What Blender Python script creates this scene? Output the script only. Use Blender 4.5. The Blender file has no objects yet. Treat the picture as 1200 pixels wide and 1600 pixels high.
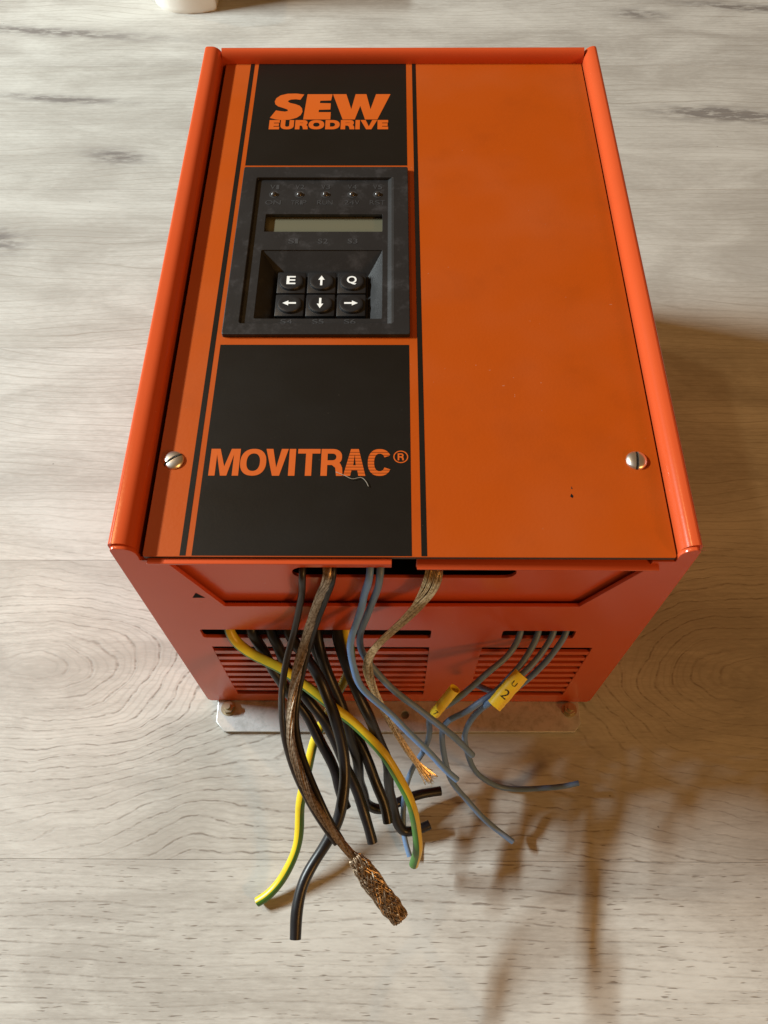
import bpy, bmesh, math, random
from mathutils import Vector, Matrix
random.seed(7)
S = bpy.context.scene
C = S.collection

# ------------------------------------------------------------------ camera
cam_d = bpy.data.cameras.new("camera"); cam = bpy.data.objects.new("camera", cam_d); C.objects.link(cam)
yaw, pitch, roll = -1.34578690e-02, 1.05447400, -9.31299685e-03
fw = Vector((math.sin(yaw)*math.cos(pitch), math.cos(yaw)*math.cos(pitch), -math.sin(pitch)))
rt = fw.cross(Vector((0, 0, 1))).normalized(); up = rt.cross(fw)
c_, s_ = math.cos(roll), math.sin(roll)
r2 = c_*rt + s_*up; u2 = -s_*rt + c_*up
M = Matrix((r2, u2, -fw)).transposed().to_4x4()
M.translation = Vector((-4.69501518e-03, -1.13254202e-01, 3.84938921e-01))
cam.matrix_world = M
cam_d.sensor_fit = 'HORIZONTAL'; cam_d.sensor_width = 36.0
cam_d.lens = 36.0*1258.087/1200.0
cam_d.clip_start = 0.005; cam_d.clip_end = 60
S.camera = cam

# ------------------------------------------------------------------ light
W = bpy.data.worlds.new("World"); S.world = W; W.use_nodes = True
bg = W.node_tree.nodes["Background"]
bg.inputs[0].default_value = (1.0, 0.53, 0.19, 1); bg.inputs[1].default_value = 0.16

def area(name, loc, target, sx, sy, power, col):
    d = bpy.data.lights.new(name, 'AREA'); d.shape = 'RECTANGLE'; d.size = sx; d.size_y = sy
    d.energy = power; d.color = col
    o = bpy.data.objects.new(name, d); C.objects.link(o); o.location = loc
    dirv = (Vector(target)-Vector(loc)).normalized()
    o.rotation_euler = dirv.to_track_quat('-Z', 'Y').to_euler()
    return o
az, el, dist = math.radians(168), math.radians(33.5), 1.9
tgt = Vector((0, 0.08, 0.05))
wl = tgt + dist*Vector((math.cos(az)*math.cos(el), math.sin(az)*math.cos(el), math.sin(el)))
area("window_light", wl, tgt, 0.56, 0.035, 66, (0.88, 0.985, 0.99))
area("room_lamp", (0.95, -0.85, 0.75), (0, 0.05, 0.05), 0.22, 0.22, 6.5, (1.0, 0.50, 0.15))
area("ceiling_lamp", (-0.95, 0.85, 1.75), (0, 0.1, 0), 0.06, 0.06, 4.0, (1.0, 0.62, 0.26))
S.view_settings.view_transform = 'Standard'; S.view_settings.look = 'None'
S.view_settings.exposure = 0; S.view_settings.gamma = 1
S.view_settings.use_curve_mapping = False
S.cycles.max_bounces = 8; S.cycles.use_denoising = True

# ------------------------------------------------------------------ node helper
class N:
    """a node socket or number with arithmetic"""
    def __init__(s, t, k): s.t = t; s.k = k
    def _m(s, op, *o):
        n = s.t.nodes.new('ShaderNodeMath'); n.operation = op
        for i, a in enumerate((s,)+o):
            if isinstance(a, N): s.t.links.new(a.k, n.inputs[i])
            else: n.inputs[i].default_value = a
        return N(s.t, n.outputs[0])
    def __add__(s, o): return s._m('ADD', o)
    __radd__ = __add__
    def __mul__(s, o): return s._m('MULTIPLY', o)
    __rmul__ = __mul__
    def __sub__(s, o): return s._m('SUBTRACT', o)
    def __rsub__(s, o): return (s*-1.0)+o
    def __truediv__(s, o): return s._m('DIVIDE', o)
    def abs(s): return s._m('ABSOLUTE')
    def floor(s): return s._m('FLOOR')
    def fract(s): return s._m('FRACT')
    def sqrt(s): return s._m('SQRT')
    def exp(s): return s._m('EXPONENT')
    def sin(s): return s._m('SINE')
    def lt(s, o): return s._m('LESS_THAN', o)
    def gt(s, o): return s._m('GREATER_THAN', o)
    def min(s, o): return s._m('MINIMUM', o)
    def max(s, o): return s._m('MAXIMUM', o)
    def ss(s, a, b):                       # smooth step a..b -> 0..1
        n = s.t.nodes.new('ShaderNodeMapRange'); n.interpolation_type = 'SMOOTHSTEP'
        s.t.links.new(s.k, n.inputs['Value']); n.inputs['From Min'].default_value = a; n.inputs['From Max'].default_value = b
        return N(s.t, n.outputs[0])
def vec(t, x, y, z):
    n = t.nodes.new('ShaderNodeCombineXYZ')
    for i, a in enumerate((x, y, z)):
        if isinstance(a, N): t.links.new(a.k, n.inputs[i])
        else: n.inputs[i].default_value = a
    return N(t, n.outputs[0])
def noise(t, v, scale=1.0, detail=2.0, rough=0.5, dist=0.0):
    n = t.nodes.new('ShaderNodeTexNoise'); n.inputs['Scale'].default_value = scale
    n.inputs['Detail'].default_value = detail; n.inputs['Roughness'].default_value = rough; n.inputs['Distortion'].default_value = dist
    if v is not None: t.links.new(v.k, n.inputs['Vector'])
    return N(t, n.outputs[0])
def mixc(t, f, a, b):
    n = t.nodes.new('ShaderNodeMix'); n.data_type = 'RGBA'
    if isinstance(f, N): t.links.new(f.k, n.inputs[0])
    else: n.inputs[0].default_value = f
    for i, a_ in ((6, a), (7, b)):
        if isinstance(a_, N): t.links.new(a_.k, n.inputs[i])
        else: n.inputs[i].default_value = (*a_, 1)
    return N(t, n.outputs[2])
def material(name, base=(0.5, 0.5, 0.5), rough=0.5, metal=0.0, spec=0.5, coat=0.0):
    m = bpy.data.materials.new(name); m.use_nodes = True
    t = m.node_tree; b = t.nodes['Principled BSDF']
    b.inputs['Base Color'].default_value = (*base, 1); b.inputs['Roughness'].default_value = rough
    b.inputs['Metallic'].default_value = metal; b.inputs['Specular IOR Level'].default_value = spec
    b.inputs['Coat Weight'].default_value = coat
    return m, t, b
def pos(t):
    n = t.nodes.new('ShaderNodeNewGeometry'); s = t.nodes.new('ShaderNodeSeparateXYZ')
    t.links.new(n.outputs['Position'], s.inputs[0])
    return N(t, n.outputs['Position']), N(t, s.outputs[0]), N(t, s.outputs[1]), N(t, s.outputs[2])
def uvn(t):
    n = t.nodes.new('ShaderNodeUVMap'); s = t.nodes.new('ShaderNodeSeparateXYZ')
    t.links.new(n.outputs[0], s.inputs[0]); return N(t, s.outputs[0]), N(t, s.outputs[1])
def link(t, v, b, name): t.links.new(v.k, b.inputs[name])
def bump(t, b, h, strength, d):
    n = t.nodes.new('ShaderNodeBump'); n.inputs['Strength'].default_value = strength; n.inputs['Distance'].default_value = d
    t.links.new(h.k, n.inputs['Height']); t.links.new(n.outputs[0], b.inputs['Normal'])

# ------------------------------------------------------------------ materials
PW, PY0 = 0.1469, -0.0716
def wood():
    m, t, b = material("laminate_wood", rough=0.42, spec=0.35)
    P, x, y, z = pos(t)
    row = ((y-PY0)/PW).floor()
    wn = t.nodes.new('ShaderNodeTexWhiteNoise'); wn.noise_dimensions = '1D'; t.links.new(row.k, wn.inputs['W'])
    r = N(t, wn.outputs[0])
    xs = x + r*9.7
    low = noise(t, vec(t, xs*2.6, y*11.0, row), 1.0, 3, 0.5)-0.5
    warp = noise(t, vec(t, xs*7.0, y*30.0, row*3.1), 1.0, 2, 0.5)-0.5
    # long straight figure, and two cathedral eyes in the middle plank
    dy = y-0.0145
    dx1 = (x+0.195)/0.085; dx2 = (x-0.190)/0.075
    e = ((dx1*dx1)*-1.0).exp() + ((dx2*dx2)*-1.0).exp()
    k = (1.0-e.min(1.0))*0.050
    jag = noise(t, vec(t, xs*75.0, y*60.0, 5.0), 1.0, 2, 0.6)-0.5
    big = noise(t, vec(t, x*9.0, y*13.0, 8.0), 1.0, 2, 0.5)-0.5
    Fc = (dy*dy + k*k + 0.00002).sqrt() + low*0.010 + warp*0.007 + jag*0.0036 + big*0.030
    Fs = y + low*(0.026+0.045*y.ss(-0.08, 0.02)) + warp*0.006 + jag*0.0012
    mid = row.abs().lt(0.5)
    F = Fc*mid + Fs*(1.0-mid)
    ring = ((F/0.0050 + big*1.2).fract()-0.5).abs()*2.0
    line = ring.ss(0.80, 0.985)
    ring2 = ((F/0.0019).fract()-0.5).abs()*2.0
    line2 = ring2.ss(0.50, 1.0)
    dash = noise(t, vec(t, xs*140.0, y*420.0, row), 1.0, 2, 0.6).ss(0.45, 0.58)
    near = y.ss(0.13, 0.02)                        # coarse pores in the two near planks
    reg = noise(t, vec(t, xs*5.0, y*12.0, row+4.0), 1.0, 2).ss(0.34, 0.62)
    pores = noise(t, vec(t, xs*105.0, y*1000.0, row), 1.0, 1.5, 0.6).ss(0.635, 0.71)
    fine = noise(t, vec(t, xs*14.0, y*420.0, row), 1.0, 4, 0.65)
    broad = noise(t, vec(t, xs*10.0, y*30.0, row*2.0), 1.0, 5, 0.62, 0.7)
    speck = noise(t, vec(t, xs*160.0, y*900.0, row), 1.0, 3, 0.7)
    tone = broad*0.85 + fine*0.24 + speck*0.36 + low*0.30 - 0.17
    base = mixc(t, tone.ss(0.34, 0.80), (0.350, 0.326, 0.294), (0.555, 0.538, 0.498))
    base = mixc(t, (r*0.20), base, (0.40, 0.372, 0.325))
    # smoky knots and stains
    kn = None
    for (kx, ky, sx, sy) in ((0.236, 0.455, 0.040, 0.0085), (0.275, 0.449, 0.03, 0.006), (0.205, 0.588, 0.020, 0.007), (0.300, 0.600, 0.060, 0.006), (-0.205, 0.405, 0.022, 0.008),
                             (-0.30, 0.565, 0.10, 0.006), (-0.262, 0.475, 0.05, 0.005), (-0.275, 0.317, 0.022, 0.012)):
        a = (x-kx)/sx; c = (y-ky + warp*0.014 + (x-kx)*0.10)/sy
        g = ((a*a+c*c)*-1.0).exp()
        kn = g if kn is None else kn+g
    kn = (kn*(0.25+noise(t, vec(t, x*55.0, y*200.0, 2.0), 1.0, 4, 0.65).ss(0.34, 0.60))).min(1.0)
    base = mixc(t, kn*0.82, base, (0.130, 0.112, 0.106))
    smooth = (line*(0.22+0.22*reg) + line2*0.16*reg)*(1.0-near)
    base = mixc(t, smooth, base, (0.25, 0.215, 0.175))
    # grey bloom inside the cathedral figure, then its dark broken rings
    eye = (((dx1*dx1)*-2.2).exp() + ((dx2*dx2)*-2.2).exp()).min(1.0)*mid*((dy*dy)*-900.0).exp()
    bloom = noise(t, vec(t, x*40.0, y*90.0, 3.0), 1.0, 5, 0.65, 1.5).ss(0.42, 0.66)
    base = mixc(t, eye*bloom*0.55, base, (0.30, 0.275, 0.245))
    base = mixc(t, line2*0.30*near*mid*reg, base, (0.27, 0.245, 0.215))
    dark = (line*(0.26+0.62*dash)*(0.35+0.65*reg)*(1.0-eye*0.75)).max(pores*(0.25+0.65*(1.0-mid)))*near
    dark = (dark*0.86).max(pores*0.14)
    base = mixc(t, dark, base, (0.150, 0.118, 0.095))
    # few specks of dirt
    sp = noise(t, vec(t, x*150.0, y*150.0, 7.0), 1.0, 0).gt(0.93)
    base = mixc(t, sp*0.6, base, (0.12, 0.10, 0.09))
    link(t, base, b, 'Base Color')
    link(t, 0.44+0.16*fine, b, 'Roughness')
    bump(t, b, fine*0.4-dark*1.0-line*0.2, 0.25, 0.0004)
    return m
WOOD = wood()

def paint(name, col, rough, peel, spec=0.5, amount=0.10):
    m, t, b = material(name, col, rough, 0, spec)
    P, x, y, z = pos(t)
    nz = noise(t, P, 900.0, 2, 0.5)
    dirt = noise(t, P, 38.0, 4, 0.6)
    c = mixc(t, dirt.ss(0.45, 0.8)*amount, col, tuple(a*0.55 for a in col))
    cloud = noise(t, P, 13.0, 3, 0.6)                  # uneven sheen and a film of dust
    c = mixc(t, cloud.ss(0.40, 0.75)*amount*0.35, c, (0.46, 0.20, 0.11))
    speck = noise(t, P, 620.0, 1).gt(0.79)*noise(t, P, 25.0, 2).ss(0.48, 0.62)
    c = mixc(t, speck*0.30, c, (0.45, 0.30, 0.22))
    link(t, c, b, 'Base Color'); link(t, rough-0.07+0.07*dirt+0.10*cloud, b, 'Roughness')
    bump(t, b, nz, peel, 0.00012)
    return m
PAINT = paint("orange_powder_paint", (0.55, 0.076, 0.020), 0.20, 0.12, 0.40)
FILM = paint("orange_film", (0.40, 0.061, 0.0015), 0.42, 0.25, 0.34, 0.22)
INK = paint("orange_ink", (0.52, 0.092, 0.006), 0.5, 0.2, 0.35)
def black_film():
    m, t, b = material("black_film", (0.0065, 0.0048, 0.0032), 0.40, 0, 0.27)
    P, x, y, z = pos(t)
    sc = noise(t, vec(t, x*1100.0+y*500.0, y*90.0-x*60.0, 0.0), 1.0, 2, 0.6).gt(0.775)*noise(t, P, 60.0, 2).ss(0.5, 0.62)
    sc2 = noise(t, P, 1400.0, 1).gt(0.80)
    c = mixc(t, (sc.max(sc2))*0.35, (0.0065, 0.0048, 0.0032), (0.11, 0.09, 0.07))
    link(t, c, b, 'Base Color'); link(t, 0.36+0.2*noise(t, P, 30.0, 4, 0.6), b, 'Roughness')
    bump(t, b, noise(t, P, 1200.0, 2), 0.2, 0.0001)
    return m
BLACK = black_film()
def plastic(name, col, rough, dust=0.25):
    m, t, b = material(name, col, rough, 0, 0.45)
    P, x, y, z = pos(t)
    d = noise(t, P, 140.0, 5, 0.7).ss(0.48, 0.75)
    c = mixc(t, d*dust, col, (0.10, 0.095, 0.10))
    link(t, c, b, 'Base Color'); link(t, rough-0.08+0.2*noise(t, P, 60.0, 3), b, 'Roughness')
    bump(t, b, noise(t, P, 1500.0, 2), 0.25, 0.0001)
    return m
PLASTIC = plastic("keypad_plastic", (0.0125, 0.012, 0.0125), 0.44)
KEYMAT = plastic("key_rubber", (0.010, 0.010, 0.011), 0.40, 0.10)
EMBOSS = plastic("embossed_plastic", (0.030, 0.029, 0.030), 0.62)
WHITE = material("white_ink", (0.80, 0.80, 0.78), 0.5)[0]
LCD = material("lcd_glass", (0.120, 0.112, 0.074), 0.28, 0, 0.4)[0]
LEDM = material("led_lens", (0.035, 0.030, 0.028), 0.22, 0, 0.6)[0]
DARK = material("dark_interior", (0.010, 0.009, 0.008), 0.8, 0, 0.1)[0]  # painted shade for the inside and the cut-out; also colours a scuff
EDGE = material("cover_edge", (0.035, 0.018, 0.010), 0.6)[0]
def zinc():
    m, t, b = material("zinc_plate", (0.60, 0.62, 0.62), 0.40, 0.55)
    P, x, y, z = pos(t)
    n1 = noise(t, P, 180.0, 4, 0.65); n2 = noise(t, vec(t, x*60.0, y*900.0, z), 1.0, 2)
    c = mixc(t, n1.ss(0.4, 0.75), (0.66, 0.69, 0.70), (0.42, 0.43, 0.42))
    link(t, c, b, 'Base Color'); link(t, 0.26+0.26*n1, b, 'Roughness'); bump(t, b, n1*0.5+n2*0.5, 0.15, 0.0002)
    return m
ZINC = zinc()
STEEL = material("nickel_steel", (0.82, 0.80, 0.76), 0.36, 1.0)[0]
BRASSY = material("yellow_zinc", (0.62, 0.56, 0.40), 0.36, 1.0)[0]
SLOTM = material("screw_slot", (0.05, 0.045, 0.04), 0.6, 0.6)[0]
COPPER = material("copper_core", (0.50, 0.22, 0.10), 0.4, 0.9)[0]
def pvc(name, col, rough=0.38, var=0.3):
    m, t, b = material(name, col, rough, 0, 0.5)
    P, x, y, z = pos(t)
    n1 = noise(t, P, 160.0, 4, 0.65)
    c = mixc(t, n1.ss(0.45, 0.8)*var, col, tuple(min(1, a*1.7+0.012) for a in col))
    link(t, c, b, 'Base Color'); link(t, rough-0.08+0.2*n1, b, 'Roughness'); bump(t, b, noise(t, P, 700.0, 2), 0.2, 0.0001)
    return m
PVCB = pvc("black_pvc", (0.0062, 0.0055, 0.0072), 0.36, 0.15)
PVCBR = pvc("brown_black_pvc", (0.014, 0.009, 0.007), 0.36)
PVCBLUE = pvc("grey_blue_pvc", (0.150, 0.300, 0.620), 0.42)
PVCGREY = pvc("grey_pvc", (0.125, 0.205, 0.350), 0.44)
YELLOW = pvc("yellow_sleeve", (0.86, 0.63, 0.030), 0.42, 0.12)
def yg(ph, tw):
    m, t, b = material("yellow_green_pvc", (0.7, 0.5, 0.03), 0.36)
    u, v_ = uvn(t)
    f = (u + v_*tw - ph + 2.0).fract()
    g = f.lt(0.45)
    P, x, y, z = pos(t)
    c = mixc(t, g, (0.72, 0.54, 0.025), (0.055, 0.17, 0.030))
    c = mixc(t, noise(t, P, 150.0, 4).ss(0.5, 0.8)*0.25, c, (0.25, 0.17, 0.03))
    link(t, c, b, 'Base Color'); bump(t, b, noise(t, P, 700.0, 2), 0.2, 0.0001)
    return m
YGA = yg(0.37, 0.10); YGB = yg(-0.36, -0.16)
def braidm(name, a, b_, rough):
    m, t, b = material(name, a, rough, 1.0)
    P, x, y, z = pos(t)
    c = mixc(t, noise(t, P, 1100.0, 2, 0.6).ss(0.36, 0.68), a, b_)
    link(t, c, b, 'Base Color')
    return m
BRONZE = braidm("tarnished_braid", (0.47, 0.37, 0.27), (0.22, 0.15, 0.095), 0.42)
GOLD = braidm("tinned_copper_braid", (0.84, 0.68, 0.44), (0.46, 0.33, 0.17), 0.36)
CERAMIC = paint("white_plaster", (0.83, 0.80, 0.73), 0.5, 0.5, 0.4, 0.0)
PENCIL = material("marker_ink", (0.02, 0.018, 0.016), 0.6)[0]
FLUFF = material("lint", (0.30, 0.26, 0.21), 0.9)[0]

# ------------------------------------------------------------------ mesh helpers
MM = 0.001
def obj(name, me, mats, parent=None, smooth=None):
    o = bpy.data.objects.new(name, me); C.objects.link(o)
    for m in (mats if isinstance(mats, (list, tuple)) else [mats]):
        if m.name not in [k.name for k in me.materials if k]: me.materials.append(m)
    if smooth is not None:
        for p in me.polygons: p.use_smooth = True
        me.set_sharp_from_angle(angle=math.radians(smooth))
    if parent: o.parent = parent
    return o
def tag(o, label=None, cat=None, group=None, kind=None):
    if label: o['label'] = label
    if cat: o['category'] = cat
    if group: o['group'] = group
    if kind: o['kind'] = kind
    return o
def from_bm(bm, name):
    bmesh.ops.recalc_face_normals(bm, faces=bm.faces)
    me = bpy.data.meshes.new(name); bm.to_mesh(me); bm.free(); return me
def prism_x(poly, x0, x1, name):                      # poly in (y,z) mm extruded along x
    bm = bmesh.new()
    a = [bm.verts.new((x0*MM, p[0]*MM, p[1]*MM)) for p in poly]; b = [bm.verts.new((x1*MM, p[0]*MM, p[1]*MM)) for p in poly]
    return _prism(bm, a, b, name)
def prism_y(poly, y0, y1, name):                      # poly in (x,z) mm extruded along y
    bm = bmesh.new()
    a = [bm.verts.new((p[0]*MM, y0*MM, p[1]*MM)) for p in poly]; b = [bm.verts.new((p[0]*MM, y1*MM, p[1]*MM)) for p in poly]
    return _prism(bm, a, b, name)
def _prism(bm, a, b, name):
    n = len(a)
    for i in range(n): bm.faces.new((a[i], a[(i+1) % n], b[(i+1) % n], b[i]))
    bm.faces.new(a[::-1]); bm.faces.new(b)
    return from_bm(bm, name)
def box(bm, x0, x1, y0, y1, z0, z1, bev=0.0):
    vs = [bm.verts.new((x*MM, y*MM, z*MM)) for z in (z0, z1) for y in (y0, y1) for x in (x0, x1)]
    fs = [bm.faces.new([vs[i] for i in f]) for f in ((0, 2, 3, 1), (4, 5, 7, 6), (0, 1, 5, 4), (2, 6, 7, 3), (0, 4, 6, 2), (1, 3, 7, 5))]
    if bev:
        es = list({e for f in fs for e in f.edges})
        bmesh.ops.bevel(bm, geom=es, offset=bev*MM, segments=2, profile=0.5, affect='EDGES')
def arc(cx, cz, r, a0, a1, n=7):
    return [(cx+r*math.cos(math.radians(a0+(a1-a0)*i/(n-1))), cz+r*math.sin(math.radians(a0+(a1-a0)*i/(n-1)))) for i in range(n)]
def sheet(path, t):                                   # closed outline of a bent sheet, thickness t to the right of the path
    off = []
    for i, p in enumerate(path):
        a = Vector(path[max(i-1, 0)]); b = Vector(path[min(i+1, len(path)-1)])
        d = (b-a).normalized(); off.append((p[0]+d.y*t, p[1]-d.x*t))
    return list(path)+off[::-1]
def rrect(x0, x1, y0, y1, r, n=5):
    if r <= 0: return [(x0, y0), (x1, y0), (x1, y1), (x0, y1)]
    return arc(x1-r, y0+r, r, -90, 0, n)+arc(x1-r, y1-r, r, 0, 90, n)+arc(x0+r, y1-r, r, 90, 180, n)+arc(x0+r, y0+r, r, 180, 270, n)
def plate(loops, t, name, axis='z', at=0.0, bev=0.0):
    """flat sheet with holes: loops of (u,v) mm, first is the outline. axis z: lies at z=at, top face; axis y: stands, outer face at y=at"""
    cu = bpy.data.curves.new(name, 'CURVE'); cu.dimensions = '2D'; cu.fill_mode = 'BOTH'
    cu.extrude = (t/2-bev)*MM; cu.bevel_depth = bev*MM; cu.bevel_resolution = 1; cu.offset = -bev*MM if bev else 0
    for lp in loops:
        s = cu.splines.new('POLY'); s.points.add(len(lp)-1); s.use_cyclic_u = True
        for i, p in enumerate(lp): s.points[i].co = (p[0]*MM, p[1]*MM, 0, 1)
    o = bpy.data.objects.new(name, cu); C.objects.link(o)
    me = bpy.data.meshes.new_from_object(o.evaluated_get(bpy.context.evaluated_depsgraph_get()))
    bpy.data.objects.remove(o); bpy.data.curves.remove(cu)
    me.name = name; me.materials.clear()
    if axis == 'z': me.transform(Matrix.Translation((0, 0, (at-t/2)*MM)))
    else: me.transform(Matrix.Translation((0, (at+t/2)*MM, 0)) @ Matrix.Rotation(math.radians(90), 4, 'X'))
    return me
FONT = bpy.data.fonts.load('<builtin>') if hasattr(bpy.data.fonts, 'load') else None
def glyph(ch, bbox, z, bold=0.0, shear=0.0, thick=0.05):
    """one character as flat print, fitted to the box (x0,x1,y0,y1) mm"""
    cu = bpy.data.curves.new('glyph', 'FONT'); cu.body = ch; cu.size = 1.0; cu.offset = bold; cu.extrude = 0.0
    if FONT: cu.font = FONT
    cu.resolution_u = 6
    o = bpy.data.objects.new('glyph', cu); C.objects.link(o)
    me = bpy.data.meshes.new_from_object(o.evaluated_get(bpy.context.evaluated_depsgraph_get()))
    bpy.data.objects.remove(o); bpy.data.curves.remove(cu)
    xs = [v.co.x for v in me.vertices]; ys = [v.co.y for v in me.vertices]
    x0, x1, y0, y1 = bbox
    tri = []
    for v in me.vertices:
        fy = (v.co.y-min(ys))/(max(ys)-min(ys))
        tri.append(((x0+(v.co.x-min(xs))/(max(xs)-min(xs))*(x1-x0)+shear*fy)*MM, (y0+fy*(y1-y0))*MM, z*MM))
    faces = [tuple(p.vertices) for p in me.polygons]
    bpy.data.meshes.remove(me)
    return tri, faces
def ell(cx, cy, rx, ry, a0, a1, n=18, e=2.3):
    o = []
    for i in range(n+1):
        a = math.radians(a0+(a1-a0)*i/n); c, s = math.cos(a), math.sin(a)
        o.append((cx+rx*math.copysign(abs(c)**(2/e), c), cy+ry*math.copysign(abs(s)**(2/e), s)))
    return o
def letter(ch, box_, z, wx, wy):
    """heavy sans capital drawn as a flat outline; wx, wy are the stroke widths"""
    x0, x1, y0, y1 = box_; w = x1-x0; h = y1-y0; mx = (x0+x1)/2; my = (y0+y1)/2
    if ch == 'I': L = [[(x0, y0), (x1, y0), (x1, y1), (x0, y1)]]
    elif ch == 'E': L = [[(x0, y0), (x1, y0), (x1, y0+wy), (x0+wx, y0+wy), (x0+wx, my-wy/2), (x1-0.05*w, my-wy/2), (x1-0.05*w, my+wy/2), (x0+wx, my+wy/2), (x0+wx, y1-wy), (x1, y1-wy), (x1, y1), (x0, y1)]]
    elif ch == 'T': L = [[(mx-wx/2, y0), (mx+wx/2, y0), (mx+wx/2, y1-wy), (x1, y1-wy), (x1, y1), (x0, y1), (x0, y1-wy), (mx-wx/2, y1-wy)]]
    elif ch == 'V': L = [[(mx-wx*0.56, y0), (mx+wx*0.56, y0), (x1, y1), (x1-wx*1.10, y1), (mx, y0+h*0.30), (x0+wx*1.10, y1), (x0, y1)]]
    elif ch == 'A': L = [[(x0, y0), (x0+wx*1.1, y0), (x0+wx*1.1+0.055*w, y0+h*0.20), (x1-wx*1.1-0.055*w, y0+h*0.20), (x1-wx*1.1, y0), (x1, y0), (mx+wx*0.62, y1), (mx-wx*0.62, y1)], [(x0+wx*1.1+0.13*w, y0+h*0.39), (x1-wx*1.1-0.13*w, y0+h*0.39), (mx, y1-h*0.20)]]
    elif ch == 'M': L = [[(x0, y0), (x0+wx, y0), (x0+wx, y1-h*0.22), (mx-wx*0.50, y0), (mx+wx*0.50, y0), (x1-wx, y1-h*0.22), (x1-wx, y0), (x1, y0), (x1, y1), (x1-wx*1.45, y1), (mx, y0+h*0.34), (x0+wx*1.45, y1), (x0, y1)]]
    elif ch == 'O': L = [ell(mx, my, w/2, h/2, 0, 350, 40), ell(mx, my, w/2-wx, h/2-wy, 0, 350, 40)]
    elif ch == 'C': L = [ell(mx, my, w/2, h/2, 28, 332, 40)+ell(mx, my, w/2-wx, h/2-wy, 328, 32, 36)]
    elif ch == 'U':
        ry = h*0.42; L = [[(x0, y1)]+ell(mx, y0+ry, w/2, ry, 180, 360, 20)+[(x1, y1), (x1-wx, y1)]+ell(mx, y0+ry, w/2-wx, ry-wy, 360, 180, 20)+[(x0+wx, y1)]]
    elif ch == 'D':
        rx = w*0.55; L = [[(x0, y0)]+ell(x1-rx, my, rx, h/2, -90, 90, 24)+[(x0, y1)], [(x0+wx, y0+wy)]+ell(x1-rx, my, rx-wx, h/2-wy, -90, 90, 24)+[(x0+wx, y1-wy)]]
    elif ch == 'R':
        yb = y0+h*0.40; rb = (y1-yb)/2; bx = x1-0.05*w-rb*1.05
        L = [[(x0, y0), (x0+wx, y0), (x0+wx, yb), (x0+0.50*w, yb), (x1-wx*1.20, yb-0.10*h), (x1-wx*1.02, y0), (x1, y0), (x1-0.03*w, yb-0.10*h), (x1-0.12*w, yb+0.05*h)]+ell(bx, yb+rb, rb*1.05, rb, -45, 90, 18)+[(x0, y1)],
             [(x0+wx, yb+wy)]+ell(bx, yb+rb, rb*1.05-wx*0.9, rb-wy, -90, 90, 16)+[(x0+wx, y1-wy)]]
    return poly_flat(L, z)
def join_flat(parts, name):
    V, F = [], []
    for v, f in parts:
        k = len(V); V += v; F += [tuple(i+k for i in q) for q in f]
    me = bpy.data.meshes.new(name); me.from_pydata(V, [], F); me.update()
    bm = bmesh.new(); bm.from_mesh(me)
    for f in bm.faces:
        if f.normal.z < 0: f.normal_flip()
    bm.to_mesh(me); bm.free()
    return me
def poly_flat(loops, z):
    me = plate(loops, 0.04, 'print', 'z', z)
    r = ([tuple(v.co) for v in me.vertices], [tuple(p.vertices) for p in me.polygons]); bpy.data.meshes.remove(me)
    return r
def word(text, x0, x1, y0, y1, z, bold=0.0, gap=0.12):
    """word with letters spread evenly over the box"""
    wd = {'I': 0.42, '1': 0.55, 'M': 1.2, 'W': 1.3}
    ws = [wd.get(c, 1.0) for c in text]; tot = sum(ws)+gap*(len(text)-1); k = (x1-x0)/tot
    out = []; x = x0
    for c, w in zip(text, ws):
        out.append(glyph(c, (x, x+w*k, y0, y1), z, bold)); x += (w+gap)*k
    return out

# ------------------------------------------------------------------ tubes
def catmull(pts, step=1.2):
    P = [Vector(p) for p in pts]; P = [2*P[0]-P[1]]+P+[2*P[-1]-P[-2]]
    out = []
    for i in range(1, len(P)-2):
        p0, p1, p2, p3 = P[i-1:i+3]; n = max(2, int((p2-p1).length/step))
        t0 = 0.0; t1 = t0+max((p1-p0).length, 1e-4)**0.5; t2 = t1+max((p2-p1).length, 1e-4)**0.5; t3 = t2+max((p3-p2).length, 1e-4)**0.5
        for j in range(n):
            t = t1+(t2-t1)*j/n
            a1 = p0*((t1-t)/(t1-t0))+p1*((t-t0)/(t1-t0)); a2 = p1*((t2-t)/(t2-t1))+p2*((t-t1)/(t2-t1)); a3 = p2*((t3-t)/(t3-t2))+p3*((t-t2)/(t3-t2))
            b1 = a1*((t2-t)/(t2-t0))+a2*((t-t0)/(t2-t0)); b2 = a2*((t3-t)/(t3-t1))+a3*((t-t1)/(t3-t1))
            out.append(b1*((t2-t)/(t2-t1))+b2*((t-t1)/(t2-t1)))
    out.append(P[-2]); return out
def smooth_path(p, k=3):
    for _ in range(k):
        p = [p[0]]+[(p[i-1]+2*p[i]+p[i+1])/4 for i in range(1, len(p)-1)]+[p[-1]]
    return p
def frames(p, ref=None):
    n = len(p); T = [(p[min(i+1, n-1)]-p[max(i-1, 0)]).normalized() for i in range(n)]
    out = []; u = None
    for t in T:
        if ref is not None: u = ref-ref.dot(t)*t
        elif u is None: u = Vector((1, 0, 0))-t.x*t
        else: u = u-u.dot(t)*t
        u = u.normalized(); out.append((t, u, t.cross(u)))
    return out
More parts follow.
